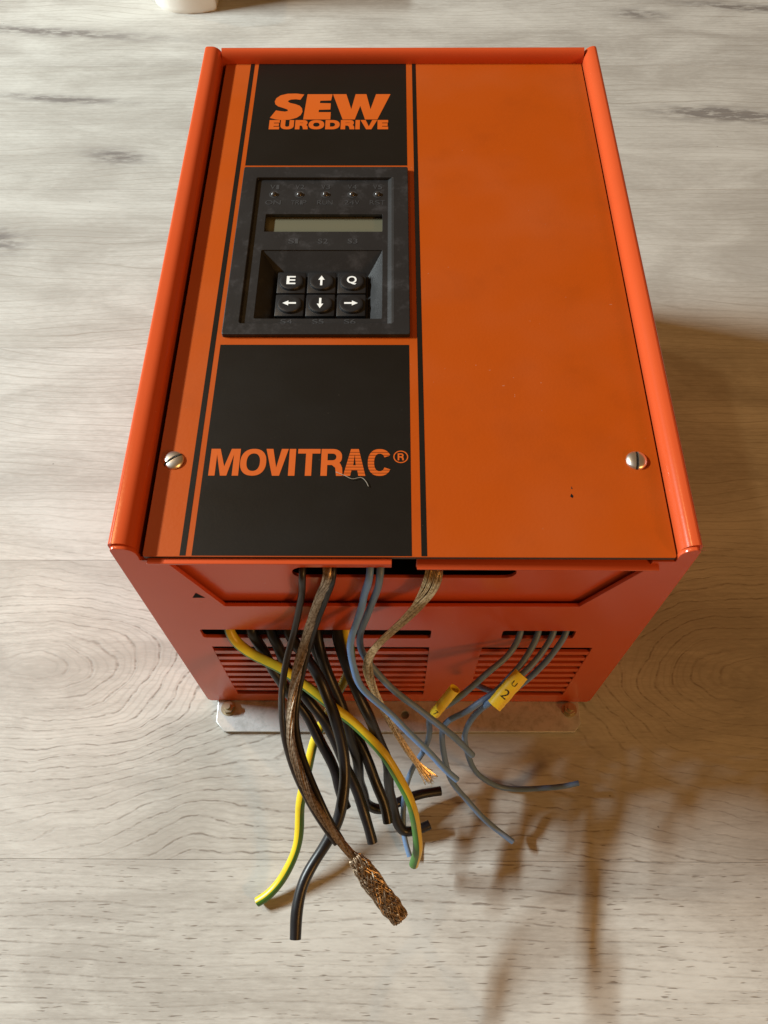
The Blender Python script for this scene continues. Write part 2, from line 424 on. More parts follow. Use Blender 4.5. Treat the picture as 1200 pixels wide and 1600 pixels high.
def tube_bm(bm, p, rad, seg=12, uv=None, cap=True, fr=None, core=False, flat=1.0):
    fr = fr or frames(p); rings = []; L = 0.0; ls = []
    for i, c in enumerate(p):
        if i: L += (p[i]-p[i-1]).length
        ls.append(L); r = rad(i/(len(p)-1)) if callable(rad) else rad
        t, u, w = fr[i]
        rings.append([bm.verts.new((c+r*(math.cos(a)*u+math.sin(a)*w*flat))*MM) for a in (2*math.pi*k/seg for k in range(seg))])
    for i in range(len(rings)-1):
        for k in range(seg):
            f = bm.faces.new((rings[i][k], rings[i][(k+1) % seg], rings[i+1][(k+1) % seg], rings[i+1][k])); f.smooth = True
            if uv is not None:
                for lp, (uu, vv) in zip(f.loops, ((k/seg, ls[i]), ((k+1)/seg, ls[i]), ((k+1)/seg, ls[i+1]), (k/seg, ls[i+1]))): lp[uv].uv = (uu, vv/100.0)
    if cap:
        for R, i, d in ((rings[0], 0, -1), (rings[-1], -1, 1)):
            c = p[i]; t = fr[i][0]
            inner = [bm.verts.new(v.co+(c*MM-v.co)*0.45+t*d*0.05*MM) for v in R]
            for k in range(seg):
                q = (R[k], R[(k+1) % seg], inner[(k+1) % seg], inner[k]); bm.faces.new(q)
            f = bm.faces.new(inner)
            if core: f.material_index = 1
def recenter(me):
    c = sum((v.co for v in me.vertices), Vector())/len(me.vertices)
    lo = min(v.co.z for v in me.vertices); c.z = lo
    me.transform(Matrix.Translation(-c)); return c
def wire(name, key, r, mat, label, group, core=True, ref_step=1.2):
    p = smooth_path(catmull(WIRES[key], ref_step), 4); rk = random.Random(key+'k')
    am = [(rk.uniform(0.10, 0.30), rk.uniform(0.08, 0.35), rk.uniform(0, 6.28)) for _ in range(6)]
    for i in range(12, len(p)):                        # the small unevenness of handled wire
        e = min(1, (i-12)/12); p[i] = p[i]+e*Vector([sum(a*math.sin(f*i+q) for a, f, q in am[k*2:k*2+2]) for k in range(3)])
    if min(v.z for v in p) < r+0.1: p = [Vector((v.x, v.y, max(v.z, r+0.1))) for v in p]
    bm = bmesh.new(); uv = bm.loops.layers.uv.new('UVMap')
    rr = random.Random(key); ph = [rr.uniform(0, 6.28) for _ in range(3)]
    rad = lambda s: r*(1+0.025*math.sin(23*s+ph[0])+0.02*math.sin(57*s+ph[1]))
    tube_bm(bm, p, rad, 14, uv, True, None, core)
    bmesh.ops.recalc_face_normals(bm, faces=bm.faces)
    me = bpy.data.meshes.new(name); bm.to_mesh(me); bm.free()
    loc = recenter(me)
    o = obj(name, me, [mat, COPPER] if core else mat); o.location = loc
    me.set_sharp_from_angle(angle=math.radians(50))
    return tag(o, label, 'wire', group)

WIRES = {
    'braid_a': [(-24.9,14.0,143.8),(-24.9,0.0,142.8),(-28.5,-0.6,128.0),(-32.0,-4.6,117.1),(-35.6,-9.7,105.0),(-38.4,-17.2,98.4),(-40.5,-24.9,92.0),(-41.2,-33.4,88.5),(-40.4,-41.9,85.0),(-37.4,-50.4,81.5),(-32.1,-60.7,77.0),(-26.2,-68.3,72.8),(-20.4,-74.9,69.0),(-15.2,-80.0,66.2),(-8.6,-88.1,62.0),(-0.2,-97.4,57.0)],
    'core_a': [(-33.5,14.0,143.8),(-33.5,-0.0,142.8),(-35.1,-0.7,128.0),(-39.0,-6.6,110.0),(-42.3,-14.4,100.9),(-44.4,-22.4,92.0),(-44.5,-30.0,88.9),(-43.1,-39.6,85.0),(-39.4,-50.2,80.6),(-33.6,-60.6,76.0),(-28.0,-68.3,71.3),(-23.7,-73.3,68.0)],
    'core_b': [(-23.4,14.0,143.8),(-23.4,0.0,142.8),(-26.5,-0.7,127.0),(-30.0,-4.3,116.5),(-33.8,-9.3,104.0),(-36.4,-16.8,97.2),(-38.5,-24.4,90.5),(-39.3,-33.0,87.0),(-37.7,-41.6,83.5),(-34.5,-50.0,79.9),(-29.7,-59.8,75.5),(-26.4,-65.8,71.5),(-21.9,-72.3,67.0)],
    'blue_a': [(-11.1,14.0,144.9),(-11.1,0.0,143.9),(-13.5,-2.2,129.0),(-16.2,-8.1,118.9),(-18.4,-13.0,111.0),(-17.9,-17.8,102.8),(-15.3,-22.0,95.0),(-9.6,-26.3,89.1),(-3.4,-30.6,83.0),(6.4,-37.4,73.9),(15.0,-43.8,66.0),(22.0,-48.6,59.0)],
    'blue_b': [(-7.7,14.0,144.9),(-7.7,-0.0,143.9),(-10.0,-1.8,127.0),(-13.1,-4.8,116.7),(-15.1,-7.4,109.0),(-15.0,-11.2,102.7),(-12.0,-14.5,96.0),(-6.6,-18.9,91.3),(1.4,-24.5,85.0),(9.9,-28.8,78.4),(18.2,-33.2,72.0),(28.9,-38.3,55.0)],
    'braid_b': [(10.1,14.0,144.6),(10.1,0.0,143.6),(7.5,-3.2,133.0),(2.6,-6.9,126.0),(-3.8,-10.3,118.4),(-9.2,-13.4,112.0),(-12.6,-15.8,101.8),(-11.8,-19.1,92.0),(-8.5,-23.7,80.2),(-3.6,-29.2,66.0),(2.9,-36.4,54.9),(7.7,-40.8,47.7),(13.8,-45.1,40.0)],
    'yg_a': [(-66.3,14.0,94.3),(-66.3,-0.0,93.3),(-63.9,-3.3,89.0),(-57.9,-7.6,87.1),(-52.0,-10.1,85.5),(-46.3,-12.1,84.0),(-38.2,-16.8,80.6),(-32.2,-20.8,78.0),(-26.6,-24.3,74.2),(-19.9,-27.9,70.0),(-12.1,-34.8,65.0),(-4.8,-42.1,60.0),(0.8,-49.5,51.9),(4.5,-56.6,45.0),(7.0,-63.3,34.2),(7.5,-69.4,25.0),(6.2,-74.7,14.0)],
    'yg_b': [(-21.2,14.0,93.4),(-21.2,0.0,92.4),(-20.2,-4.5,84.0),(-20.4,-8.9,76.2),(-21.9,-12.4,70.0),(-26.3,-16.3,61.2),(-32.2,-23.3,48.0),(-37.0,-32.8,40.0),(-40.4,-43.0,32.0),(-41.8,-50.8,26.4),(-42.8,-61.3,19.0),(-45.2,-70.8,13.4),(-50.5,-80.8,7.0),(-55.9,-85.9,4.7),(-61.1,-88.5,3.0)],
    'k1': [(-57.6,14.0,94.4),(-57.6,0.0,93.4),(-56.1,-2.5,87.0),(-53.3,-5.6,81.8),(-50.9,-9.7,76.0),(-47.1,-14.0,69.0),(-40.3,-20.7,58.0),(-35.2,-27.9,52.2),(-30.2,-36.0,46.0),(-26.3,-43.9,41.0),(-22.3,-55.6,34.0)],
    'k2': [(-50.2,14.0,94.5),(-50.2,0.0,93.5),(-48.0,-4.4,87.0),(-45.1,-9.8,78.0),(-38.8,-18.0,70.3),(-31.6,-25.2,63.0),(-26.5,-33.9,57.0),(-22.4,-41.1,52.0),(-18.0,-49.2,47.4),(-14.0,-59.4,42.0),(-11.7,-68.7,36.0)],
    'k3': [(-43.6,14.0,94.5),(-43.6,0.0,93.5),(-39.9,-5.4,90.0),(-35.7,-10.4,89.6),(-31.5,-17.0,89.0),(-28.6,-23.2,85.0),(-25.3,-29.4,81.0),(-22.8,-36.5,77.5),(-21.5,-46.2,73.0),(-21.7,-55.5,68.4),(-23.6,-64.2,64.0),(-27.6,-71.3,61.2),(-32.7,-79.0,58.0),(-37.0,-87.5,55.8),(-38.9,-95.3,54.0),(-38.6,-103.6,52.0)],
    'k4': [(-32.5,14.0,94.6),(-32.5,0.0,93.6),(-31.3,-6.3,89.0),(-28.5,-12.9,82.0),(-24.7,-21.0,73.6),(-21.6,-28.6,66.0),(-19.1,-34.7,55.2),(-17.2,-41.7,44.0),(-16.2,-46.7,28.4),(-13.7,-50.5,16.0),(-9.0,-52.2,13.3),(-0.8,-48.7,9.0),(8.1,-45.5,8.1),(18.9,-43.3,7.0)],
    'k5': [(-24.8,14.0,94.7),(-24.8,0.0,93.7),(-23.1,-6.9,90.0),(-19.3,-15.5,86.0),(-16.0,-22.4,78.4),(-12.3,-28.1,72.0),(-8.9,-32.7,61.4),(-6.1,-38.3,50.0),(-4.5,-44.0,35.2),(-3.1,-51.3,18.0),(-1.4,-57.1,11.1),(2.3,-60.3,6.0),(8.0,-59.5,6.0),(13.7,-57.3,6.0)],
    'k6': [(-36.9,14.0,94.6),(-36.9,-0.0,93.6),(-33.1,-5.2,86.0),(-28.5,-13.2,75.0),(-23.6,-22.0,65.5),(-19.3,-29.0,58.0),(-15.0,-36.4,51.2),(-10.6,-44.5,44.0),(-6.6,-54.0,38.1),(-5.0,-61.1,34.0)],
    'w1': [(45.9,14.0,94.7),(45.9,0.0,93.7),(43.8,-4.6,90.0),(39.5,-9.6,88.2),(33.1,-14.8,86.0),(26.7,-18.8,81.2),(19.5,-23.1,76.0),(14.4,-22.7,64.0),(12.3,-23.7,54.1),(12.5,-26.1,42.0),(9.8,-31.8,31.8),(5.9,-37.0,22.0),(2.6,-44.9,15.0),(1.5,-53.4,8.0),(2.6,-63.1,5.2),(4.8,-70.2,3.0)],
    'w2': [(52.8,14.0,94.7),(52.8,0.0,93.7),(50.4,-5.1,90.0),(46.3,-10.5,87.0),(41.4,-15.3,84.0),(36.6,-19.9,80.7),(28.1,-24.8,76.0),(19.8,-26.8,65.7),(17.5,-28.6,62.0),(17.1,-33.9,52.2),(18.2,-38.5,44.0),(20.7,-42.7,37.1),(26.6,-48.0,27.0),(34.2,-54.9,18.5),(42.1,-60.0,11.0),(49.3,-64.2,7.0)],
    'w3': [(58.6,14.0,94.8),(58.6,0.0,93.8),(55.3,-5.6,90.0),(50.3,-10.8,87.9),(45.3,-15.2,86.0),(39.9,-19.6,83.9),(35.0,-23.8,82.0),(31.6,-24.3,71.8),(28.3,-26.2,60.0),(26.8,-28.6,44.8),(29.7,-32.2,28.0),(35.3,-37.6,16.4),(45.1,-40.7,4.0),(56.2,-41.6,3.0),(67.8,-41.7,6.7),(81.0,-39.9,11.0)],
    'w4': [(63.5,14.0,94.8),(63.5,0.0,93.8),(60.3,-5.1,90.0),(56.3,-9.8,86.0),(51.5,-13.6,82.0),(46.7,-16.0,75.7),(41.8,-17.4,70.0),(36.8,-13.3,60.0),(31.9,-7.7,50.0)],
    'sleeve1': [(20.6,-19.6,83.0),(13.2,-26.0,71.0)],
    'sleeve2': [(45.7,-15.4,88.0),(35.3,-26.0,82.0)],
}

# ------------------------------------------------------------------ floor
fl = plate([[(-2500, -2200), (2500, -2200), (2500, 2600), (-2500, 2600)]], 8, 'floor', 'z', -1.2)
FLOOR = tag(obj('floor', fl, WOOD), kind='structure')
bm = bmesh.new(); box(bm, -700, 700, 0.04, PW*1000-0.04, -9, 0, 0.16)
pm = from_bm(bm, 'plank')
for i in range(-1, 5):
    o = obj('plank', pm, WOOD, FLOOR); o.location = (0, PY0+PW*i, 0)

# ------------------------------------------------------------------ the drive unit
H, L = 164.7, 262.6
ZC = 158.6                                             # cover's upper face
U = bpy.data.objects.new('frequency_inverter', None); C.objects.link(U); U.location = (0, 0, 0)
tag(U, 'orange metal frequency inverter with black keypad panel lying on wooden floor', 'frequency inverter')

def rail(xo, xi, sgn):                                 # folded side sheet seen end on, (x,z)
    R, r = 4.6, 1.6
    path = [(xo, 3.0)] + arc(xo-sgn*r, H-r, r, 180 if sgn < 0 else 0, 90, 6)
    path += arc(xi+sgn*R, H-R, R, 90, 0 if sgn < 0 else 180, 9)
    path += [(xi, ZC-9)]
    return path
left = sheet(rail(-92.0, -83.9, -1), 1.2)
right = sheet(rail(92.0, 85.9, 1), -1.2)
obj('side_panel', prism_y(left, 0.4, L, 'side_panel'), PAINT, U, 35)
obj('side_panel', prism_y(right, 0.4, L, 'side_panel'), PAINT, U, 35)
yb = [(L, 3.0)]+arc(L-1.3, H-0.1-1.3, 1.3, 0, 90, 6)+[(258.6+2.9*(1+math.cos(math.radians(a))), H-0.1-5.2*(1-math.sin(math.radians(a)))) for a in range(90, 181, 10)]+[(258.6, ZC-8)]
obj('back_panel', prism_x(sheet(yb, -1.2), -83.86, 85.86, 'back_panel'), PAINT, U, 35)

# front sheet with the cable slots and the two louvre fields
zt = 156.0
out = [(-91.6, 3.0+2), (-90.2, 3.0), (90.2, 3.0), (91.6, 5.0)]
out += arc(91.4-1.6, H-0.9-1.6, 1.6, 0, 90, 5)+arc(85.6+4.4, H-0.9-4.4, 4.4, 90, 180, 8)+[(85.6, zt), (78.5, zt), (77.2, 148.6), (62.8, 119.4), (-63.2, 119.0), (-74.6, 151.5), (-76.0, zt), (-83.6, zt)]
out += arc(-83.6-4.4, H-0.9-4.4, 4.4, 0, 90, 8)+arc(-91.4+1.6, H-0.9-1.6, 1.6, 90, 180, 5)
holes = [rrect(-77.0, 11.4, 87.6, 96.2, 1.2), rrect(38.8, 66.6, 87.8, 95.9, 1.2)]
V1, V2 = (-75.8, 11.4, 13.6, 77.6), (32.6, 76.6, 13.6, 77.6)
for v in (V1, V2): holes.append(rrect(v[0], v[1], v[2], v[3], 0.4, 3))
FP = obj('front_panel', plate([out]+holes, 1.5, 'front_panel', 'y', -1.1, 0.18), PAINT, U, 40)
npitch = 9
pitch = (V1[3]-V1[2])/npitch
for v in (V1, V2):
    bm = bmesh.new(); box(bm, v[0]-0.0, v[1]+0.0, -0.98, 0.30, -1.75, 1.75, 0.12); sm = from_bm(bm, 'slat')
    for i in range(npitch-1):
        o = obj('slat', sm, PAINT, FP); o.location = (0, 0, (v[2]+pitch*(i+1)+0.15)*MM)
bm = bmesh.new()
tm = plate([[(-73.2, 126.6), (-68.8, 126.6), (-71.2, 130.8)]], 0.08, 'triangle_cutout_shade', 'y', -1.16)  # flat dark patch painting in the shade of a punched triangular hole
obj('triangle_cutout_shade', tm, DARK, FP)
# added near-black block, standing in for the shade seen through the slots
bm = bmesh.new(); box(bm, -90.6, 90.6, 17, 258, 3.2, 149.0); obj('interior_shade_block', from_bm(bm, 'interior_shade_block'), DARK, U)

# recessed wiring cover with keyhole slot, in two lips along its top
yp = 1.6
slot = arc(-33.2, 141.6, 3.9, 90, 270, 9)+arc(33.8, 141.6, 3.9, -90, 90, 9)+[(4.1, 145.5), (4.1, 156.6), (-3.9, 156.6), (-3.9, 145.5)]
po = [(-65.5, 116.5), (65.5, 116.5), (84.0, 155.2), (4.1, 155.2)]
loop = [(-65.5, 116.5), (65.5, 116.5), (79.5, 148.5), (79.5, 155.6), (4.1, 155.6), (4.1, 145.5)]
loop += arc(33.8, 141.6, 3.9, 90, -90, 9)+arc(-33.2, 141.6, 3.9, 270, 90, 9)+[(-3.9, 145.5), (-3.9, 156.9), (-77.5, 156.9), (-77.5, 151.5)]
WC = obj('wiring_cover', plate([loop], 1.2, 'wiring_cover', 'y', yp, 0.12), PAINT, U, 40)
bm = bmesh.new(); box(bm, -81.0, -3.9, -2.9, 2.0, 156.3, 157.3, 0.25); obj('lip', from_bm(bm, 'lip'), PAINT, WC, 40)
bm = bmesh.new(); box(bm, 4.1, 81.0, -3.3, 2.0, -0.5, 0.5, 0.25)
lm = from_bm(bm, 'lip'); lm.transform(Matrix.Translation((0, 0, 154.9*MM)) @ Matrix.Rotation(math.radians(14), 4, 'X') @ Matrix.Rotation(math.radians(0.7), 4, 'Y'))
obj('lip', lm, PAINT, WC, 40)

# mounting plate and its nuts
mp = [(-82.8, -15.8), (83.2, -15.4), (86.4, -11.5), (86.6, 250), (-87.2, 250), (-86.9, -11.2)]
hole = [(3.0+1.9*math.cos(a), -7.6+1.9*math.sin(a)) for a in (2*math.pi*i/16 for i in range(16))]
obj('mounting_plate', plate([mp, hole], 2.2, 'mounting_plate', 'z', 2.6, 0.2), ZINC, U, 40)
for sx, rot in ((-81.6, 10), (81.6, 25)):
    bm = bmesh.new()
    n = 6; rr = 3.1
    for (z0, z1, r, seg) in ((2.7, 3.1, 3.6, 20), (3.1, 5.6, 2.9, 6), (5.6, 7.4, 1.5, 12)):
        a = [bm.verts.new(((sx+r*math.cos(math.radians(rot)+2*math.pi*i/seg))*MM, (-4.9+r*math.sin(math.radians(rot)+2*math.pi*i/seg))*MM, z0*MM)) for i in range(seg)]
        b = [bm.verts.new((v.co.x, v.co.y, z1*MM)) for v in a]
        for i in range(seg): bm.faces.new((a[i], a[(i+1) % seg], b[(i+1) % seg], b[i]))
        bm.faces.new(b); bm.faces.new(a[::-1])
    o = obj('nut', from_bm(bm, 'nut'), BRASSY, U)

# top cover with printed film
CX0, CX1, CY0, CY1 = -82.3, 85.3, -1.0, 259.2
kx0, kx1, ky0, ky1 = -66.6, 2.8, 89.2, 182.6
CV = obj('top_cover', plate([rrect(CX0, CX1, CY0, CY1, 0.8, 3), rrect(kx0+2, kx1-2, ky0+2, ky1-2, 0.5, 3)], 1.5, 'top_cover', 'z', ZC, 0.15), [FILM, EDGE], U, 40)
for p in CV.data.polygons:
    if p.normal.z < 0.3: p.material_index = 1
def prt(name, x0, x1, y0, y1, m, dz=0.06, r=0.0, corners=None):
    lp = corners or rrect(x0, x1, y0, y1, r, 4)
    return obj(name, plate([lp], 0.05, name, 'z', ZC+dz), m, CV)
prt('stripe', -70.6, -68.7, CY0+0.3, CY1, BLACK)
prt('stripe', 5.4, 7.2, CY0+0.3, CY1, BLACK)
prt('black_field', -66.8, 2.6, 185.6, CY1, BLACK)
prt('black_field', -66.8, 2.4, CY0+0.3, 85.6, BLACK)
zi = ZC+0.13
# logo: traced letter shapes, zoomed 5x about the photograph's panel
def lg(pts):
    o = []
    for X, Y in pts:
        fx = (X-110)/(1040-110); fy = (Y-95)/(280-95)
        o.append((-58.6+fx*53.4, 235.2-fy*18.6))
    return o
Sg = lg([(362, 97), (335, 136), (300, 132), (262, 134), (242, 141), (238, 150), (255, 159), (300, 168), (335, 180), (354, 198), (360, 222), (348, 247), (318, 266), (265, 279), (205, 282), (155, 277), (110, 266), (150, 213), (185, 218), (222, 222), (246, 217), (240, 206), (205, 195), (165, 184), (140, 168), (133, 148), (143, 124), (175, 103), (230, 91), (300, 90)])
Eg = lg([(388, 95), (588, 95), (579, 141), (494, 143), (492, 160), (578, 162), (578, 207), (488, 209), (486, 226), (582, 226), (582, 278), (370, 278)])
Wg = lg([(592, 95), (698, 95), (742, 205), (772, 95), (858, 95), (893, 205), (935, 95), (1050, 95), (948, 278), (852, 278), (812, 180), (772, 278), (678, 278)])
eb = [(110, 190, 'E'), (199, 302, 'U'), (312, 412, 'R'), (416, 537, 'O'), (546, 657, 'D'), (665, 772, 'R'), (779, 813, 'I'), (818, 948, 'V'), (950, 1032, 'E')]
logo = [poly_flat([Sg], zi), poly_flat([Eg], zi), poly_flat([Wg], zi)]
for a, b, ch in eb:
    logo.append(letter(ch, (-58.6+(a-110)/930*53.4, -58.6+(b-110)/930*53.4, 209.9, 216.4), zi, 2.05, 1.85))
obj('logo_lettering', join_flat(logo, 'logo_lettering'), INK, CV)
mb = [(57, 222, 'M'), (226, 371, 'O'), (366, 491, 'V'), (497, 533, 'I'), (545, 670, 'T'), (676, 798, 'R'), (801, 924, 'A'), (936, 1068, 'C')]
name_l = []
f_ = lambda X: -64.9+(X-57)/(1068-57)*60.9
for a, b, ch in mb:
    g = letter(ch, (f_(a), f_(b), 28.9, 39.6), zi, 2.12, 1.85)
    if ch in 'AC':                                     # the last two letters are ruled through with fine lines
        bm = bmesh.new(); vs = [bm.verts.new(q) for q in g[0]]
        for f in g[1]: bm.faces.new([vs[i] for i in f])
        bm.normal_update()
        for f in [f for f in bm.faces if abs(f.normal.z) < 0.5]: bm.faces.remove(f)
        bands = [(29.9+k*1.18, 29.9+k*1.18+0.19) for k in range(8)]
        for y0, y1 in bands:
            for yy in (y0, y1):
                bmesh.ops.bisect_plane(bm, geom=bm.verts[:]+bm.edges[:]+bm.faces[:], dist=1e-8, plane_co=(0, yy*MM, 0), plane_no=(0, 1, 0))
        dead = [f for f in bm.faces if any(y0 < f.calc_center_median().y/MM < y1 for y0, y1 in bands)]
        bmesh.ops.delete(bm, geom=dead, context='FACES')
        bm.verts.index_update()
        g = ([tuple(v.co) for v in bm.verts], [tuple(v.index for v in f.verts) for f in bm.faces]); bm.free()
    name_l.append(g)
name_l.append(letter('R', (-1.95, 0.15, 35.1, 37.9), zi, 0.55, 0.5))
ring = lambda r: [(-0.9+r*math.cos(2*math.pi*i/28), 36.5+r*math.sin(2*math.pi*i/28)) for i in range(28)]
name_l.append(poly_flat([ring(2.5), ring(2.12)], zi))
obj('name_lettering', join_flat(name_l, 'name_lettering'), INK, CV)
prt('scuff_mark', 0, 0, 0, 0, DARK, 0.05, 0, [(54.3, 21.2), (55.0, 20.6), (55.4, 21.4), (54.8, 22.3)])
prt('scuff_mark', 0, 0, 0, 0, EDGE, 0.05, 0, [(54.9, 24.2), (55.4, 24.0), (55.2, 25.1)])

def screw(x, y, ang):
    R, bmz = 3.9, ZC
    bm = bmesh.new(); seg = 40; rings = []
    prof = [(3.95, 0.0), (4.0, 0.5), (3.8, 0.95), (3.2, 1.45), (2.3, 1.85), (1.2, 2.05), (0.35, 2.1)]
    ca, sa = math.cos(ang), math.sin(ang)
    nn = 26
    # dome as a grid clipped to a disc, with a slot sunk along one diameter
    g = {}
    ys = [-4, -3.6, -3.0, -2.4, -1.8, -1.2, -0.75, -0.50, -0.46, 0, 0.46, 0.50, 0.75, 1.2, 1.8, 2.4, 3.0, 3.6, 4]
    for j, b in enumerate(ys):
        hw = math.sqrt(max(0.0, 16.0-b*b))
        for i in range(nn+1):
            a = -hw+2*hw*i/nn
            r = min(1.0, math.hypot(a, b)/4.0)
            z = 1.5*math.sqrt(max(0, 1-r**2.4))
            if abs(b) < 0.48: z = min(z, 0.45)
            g[i, j] = bm.verts.new(((x+0.9*(a*ca-b*sa))*MM, (y+0.9*(a*sa+b*ca))*MM, (ZC+0.05+z)*MM))
    for j in range(len(ys)-1):
        for i in range(nn):
            try:
                f = bm.faces.new((g[i, j], g[i+1, j], g[i+1, j+1], g[i, j+1]))
                if abs((ys[j]+ys[j+1])/2) < 0.47: f.material_index = 1
            except ValueError: pass
    bmesh.ops.remove_doubles(bm, verts=bm.verts, dist=1e-6)
    o = obj('screw', from_bm(bm, 'screw'), [STEEL, SLOTM], U, 38)
    return o
screw(-77.2, 34.9, math.radians(38)); screw(78.0, 35.2, math.radians(84))

# keypad module
ZK = ZC+1.8
KP = bpy.data.objects.new('keypad', None); C.objects.link(KP); KP.parent = U
ix0, ix1, iy0, iy1 = -60.6, -3.6, 94.6, 175.8          # sunk field
wx0, wx1, wy0, wy1 = -55.6, -7.7, 98.0, 134.2          # key well
zi2 = ZK-1.3
obj('bezel', plate([rrect(kx0, kx1, ky0, ky1, 0.8, 4), rrect(ix0, ix1, iy0, iy1, 0.8, 4)], 3.0, 'bezel', 'z', ZK, 0.3), PLASTIC, KP, 35)
lx0, lx1, ly0, ly1 = -55.4, -7.8, 144.6, 154.8
obj('face_plate', plate([rrect(ix0-1, ix1+1, iy0-1, iy1+1, 0.5, 3), rrect(wx0, wx1, wy0, wy1, 0.5, 3), rrect(lx0, lx1, ly0, ly1, 0.3, 3)], 1.4, 'face_plate', 'z', zi2, 0.12), PLASTIC, KP, 35)
# rounded ledge on the right and left of the sunk field
bm = bmesh.new()
for x0, x1, s in ((ix1-2.2, ix1+0.5, 1),):
    pr = [(x0, zi2-0.1), (x0+0.5, zi2+0.15), (x0+1.3, zi2+0.75), (x0+2.0, ZK-0.1), (x0+2.6, ZK-0.1), (x0+2.6, zi2-0.1)]
    a = [bm.verts.new((p[0]*MM, (iy0-0.3)*MM, p[1]*MM)) for p in pr]; b = [bm.verts.new((p[0]*MM, (iy1+0.3)*MM, p[1]*MM)) for p in pr]
    for i in range(len(pr)): bm.faces.new((a[i], a[(i+1) % len(pr)], b[(i+1) % len(pr)], b[i]))
    bm.faces.new(a[::-1]); bm.faces.new(b)
obj('ledge', from_bm(bm, 'ledge'), PLASTIC, KP, 40)
# key well: four sloping walls and a floor
fx0, fx1, fy0, fy1, zf = -49.3, -13.2, 101.2, 126.8, zi2-6.5
bm = bmesh.new()
t4 = [bm.verts.new((a*MM, b*MM, (zi2-0.3)*MM)) for a, b in ((wx0-0.1, wy0-0.1), (wx1+0.1, wy0-0.1), (wx1+0.1, wy1+0.1), (wx0-0.1, wy1+0.1))]
b4 = [bm.verts.new((a*MM, b*MM, zf*MM)) for a, b in ((fx0, fy0), (fx1, fy0), (fx1, fy1), (fx0, fy1))]
for i in range(4): bm.faces.new((t4[i], b4[i], b4[(i+1) % 4], t4[(i+1) % 4]))
bm.faces.new(b4)
o = obj('key_well', from_bm(bm, 'key_well'), PLASTIC, KP)
for p in o.data.polygons:
    if p.normal.z < 0: p.flip()
# display
obj('display', plate([rrect(lx0-1, lx1+1, ly0-1, ly1+1, 0.2, 2)], 0.6, 'display', 'z', zi2-2.3), LCD, KP)
# keys
key_me = None
def arrow(cx, cy, ang, z):
    s = [(-2.6, -0.42), (0.35, -0.42), (0.35, -1.25), (2.6, 0), (0.35, 1.25), (0.35, 0.42), (-2.6, 0.42)]
    c, d = math.cos(ang), math.sin(ang)
    return poly_flat([[(cx+a*c-b*d, cy+a*d+b*c) for a, b in s]], z)
zkt = zi2-2.9
KXS, KYS = (-43.3, -31.45, -19.6), (120.6, 108.7)
for j, cy in enumerate(KYS):
    for i, cx in enumerate(KXS):
        bm = bmesh.new(); box(bm, cx-5.6, cx+5.6, cy-5.65, cy+5.65, zf-0.2, zkt-1.1, 0.5)
        pr = [(4.75, -1.3), (4.7, -0.55), (4.45, -0.2), (4.0, -0.05), (3.2, -0.12), (0.0, -0.22)]
        seg = 32; prev = None
        for r, dz in pr[:-1]:
            R = [bm.verts.new(((cx+r*math.cos(2*math.pi*k/seg))*MM, (cy+r*math.sin(2*math.pi*k/seg)*0.96)*MM, (zkt+dz)*MM)) for k in range(seg)]
            if prev:
                for k in range(seg): bm.faces.new((prev[k], prev[(k+1) % seg], R[(k+1) % seg], R[k]))
            prev = R
        bm.faces.new(prev)
        me = from_bm(bm, 'key')
        for p in me.polygons: p.use_smooth = True
        me.set_sharp_from_angle(angle=math.radians(32))
        zl = zkt-0.02
        if (i, j) == (0, 0): g = [glyph('E', (cx-1.75, cx+1.75, cy-2.0, cy+2.3), zl, 0.02)]
        elif (i, j) == (2, 0): g = [glyph('Q', (cx-1.9, cx+1.9, cy-2.2, cy+2.3), zl, 0.02)]
        else:
            ang = {(1, 0): 90, (0, 1): 180, (1, 1): 270, (2, 1): 0}[(i, j)]
            g = [arrow(cx, cy, math.radians(ang), zl)]
        gm = join_flat(g, 'legend'); gm.materials.append(KEYMAT); gm.materials.append(WHITE)
        for p in gm.polygons: p.material_index = 1
        me.materials.append(KEYMAT); me.materials.append(WHITE)
        b2 = bmesh.new(); b2.from_mesh(me); b2.from_mesh(gm); b2.to_mesh(me); b2.free()
        o = bpy.data.objects.new('key', me); C.objects.link(o); o.parent = KP
# five small lamps
LX = (-53.0, -42.4, -31.6, -20.5, -9.9)
bm = bmesh.new()
bmesh.ops.create_uvsphere(bm, u_segments=20, v_segments=10, radius=1.45*MM)
lme = from_bm(bm, 'indicator_led')
for k, x in enumerate(LX):
    o = obj('indicator_led', lme, LEDM, KP, 60); o.location = (x*MM, 166.6*MM, (zi2-0.25)*MM)
rngs = []
for x in LX:
    c = lambda r: [(x+r*math.cos(2*math.pi*i/24), 166.6+r*math.sin(2*math.pi*i/24)) for i in range(24)]
    rngs.append(poly_flat([c(2.0), c(1.5)], zi2+0.12))
ze = zi2+0.10
emb = list(rngs)
for x, a in zip(LX, ('V1', 'V2', 'V3', 'V4', 'V5')): emb += word(a, x-1.9, x+1.9, 169.8, 172.6, ze, 0.01)
for x, a in zip(LX, ('ON', 'TRIP', 'RUN', '24V', 'RST')): emb += word(a, x-3.2, x+3.2, 160.4, 163.0, ze, 0.0)
for x, a in zip(KXS, ('S1', 'S2', 'S3')): emb += word(a, x-2.0, x+2.0, 137.6, 140.4, ze, 0.01)
for x, a in zip(KXS, ('S4', 'S5', 'S6')): emb += word(a, x-2.2, x+2.2, 95.3, 97.6, ze, 0.01)
tag(obj('embossed_lettering', join_flat(emb, 'embossed_lettering'), EMBOSS, KP), kind='stuff')

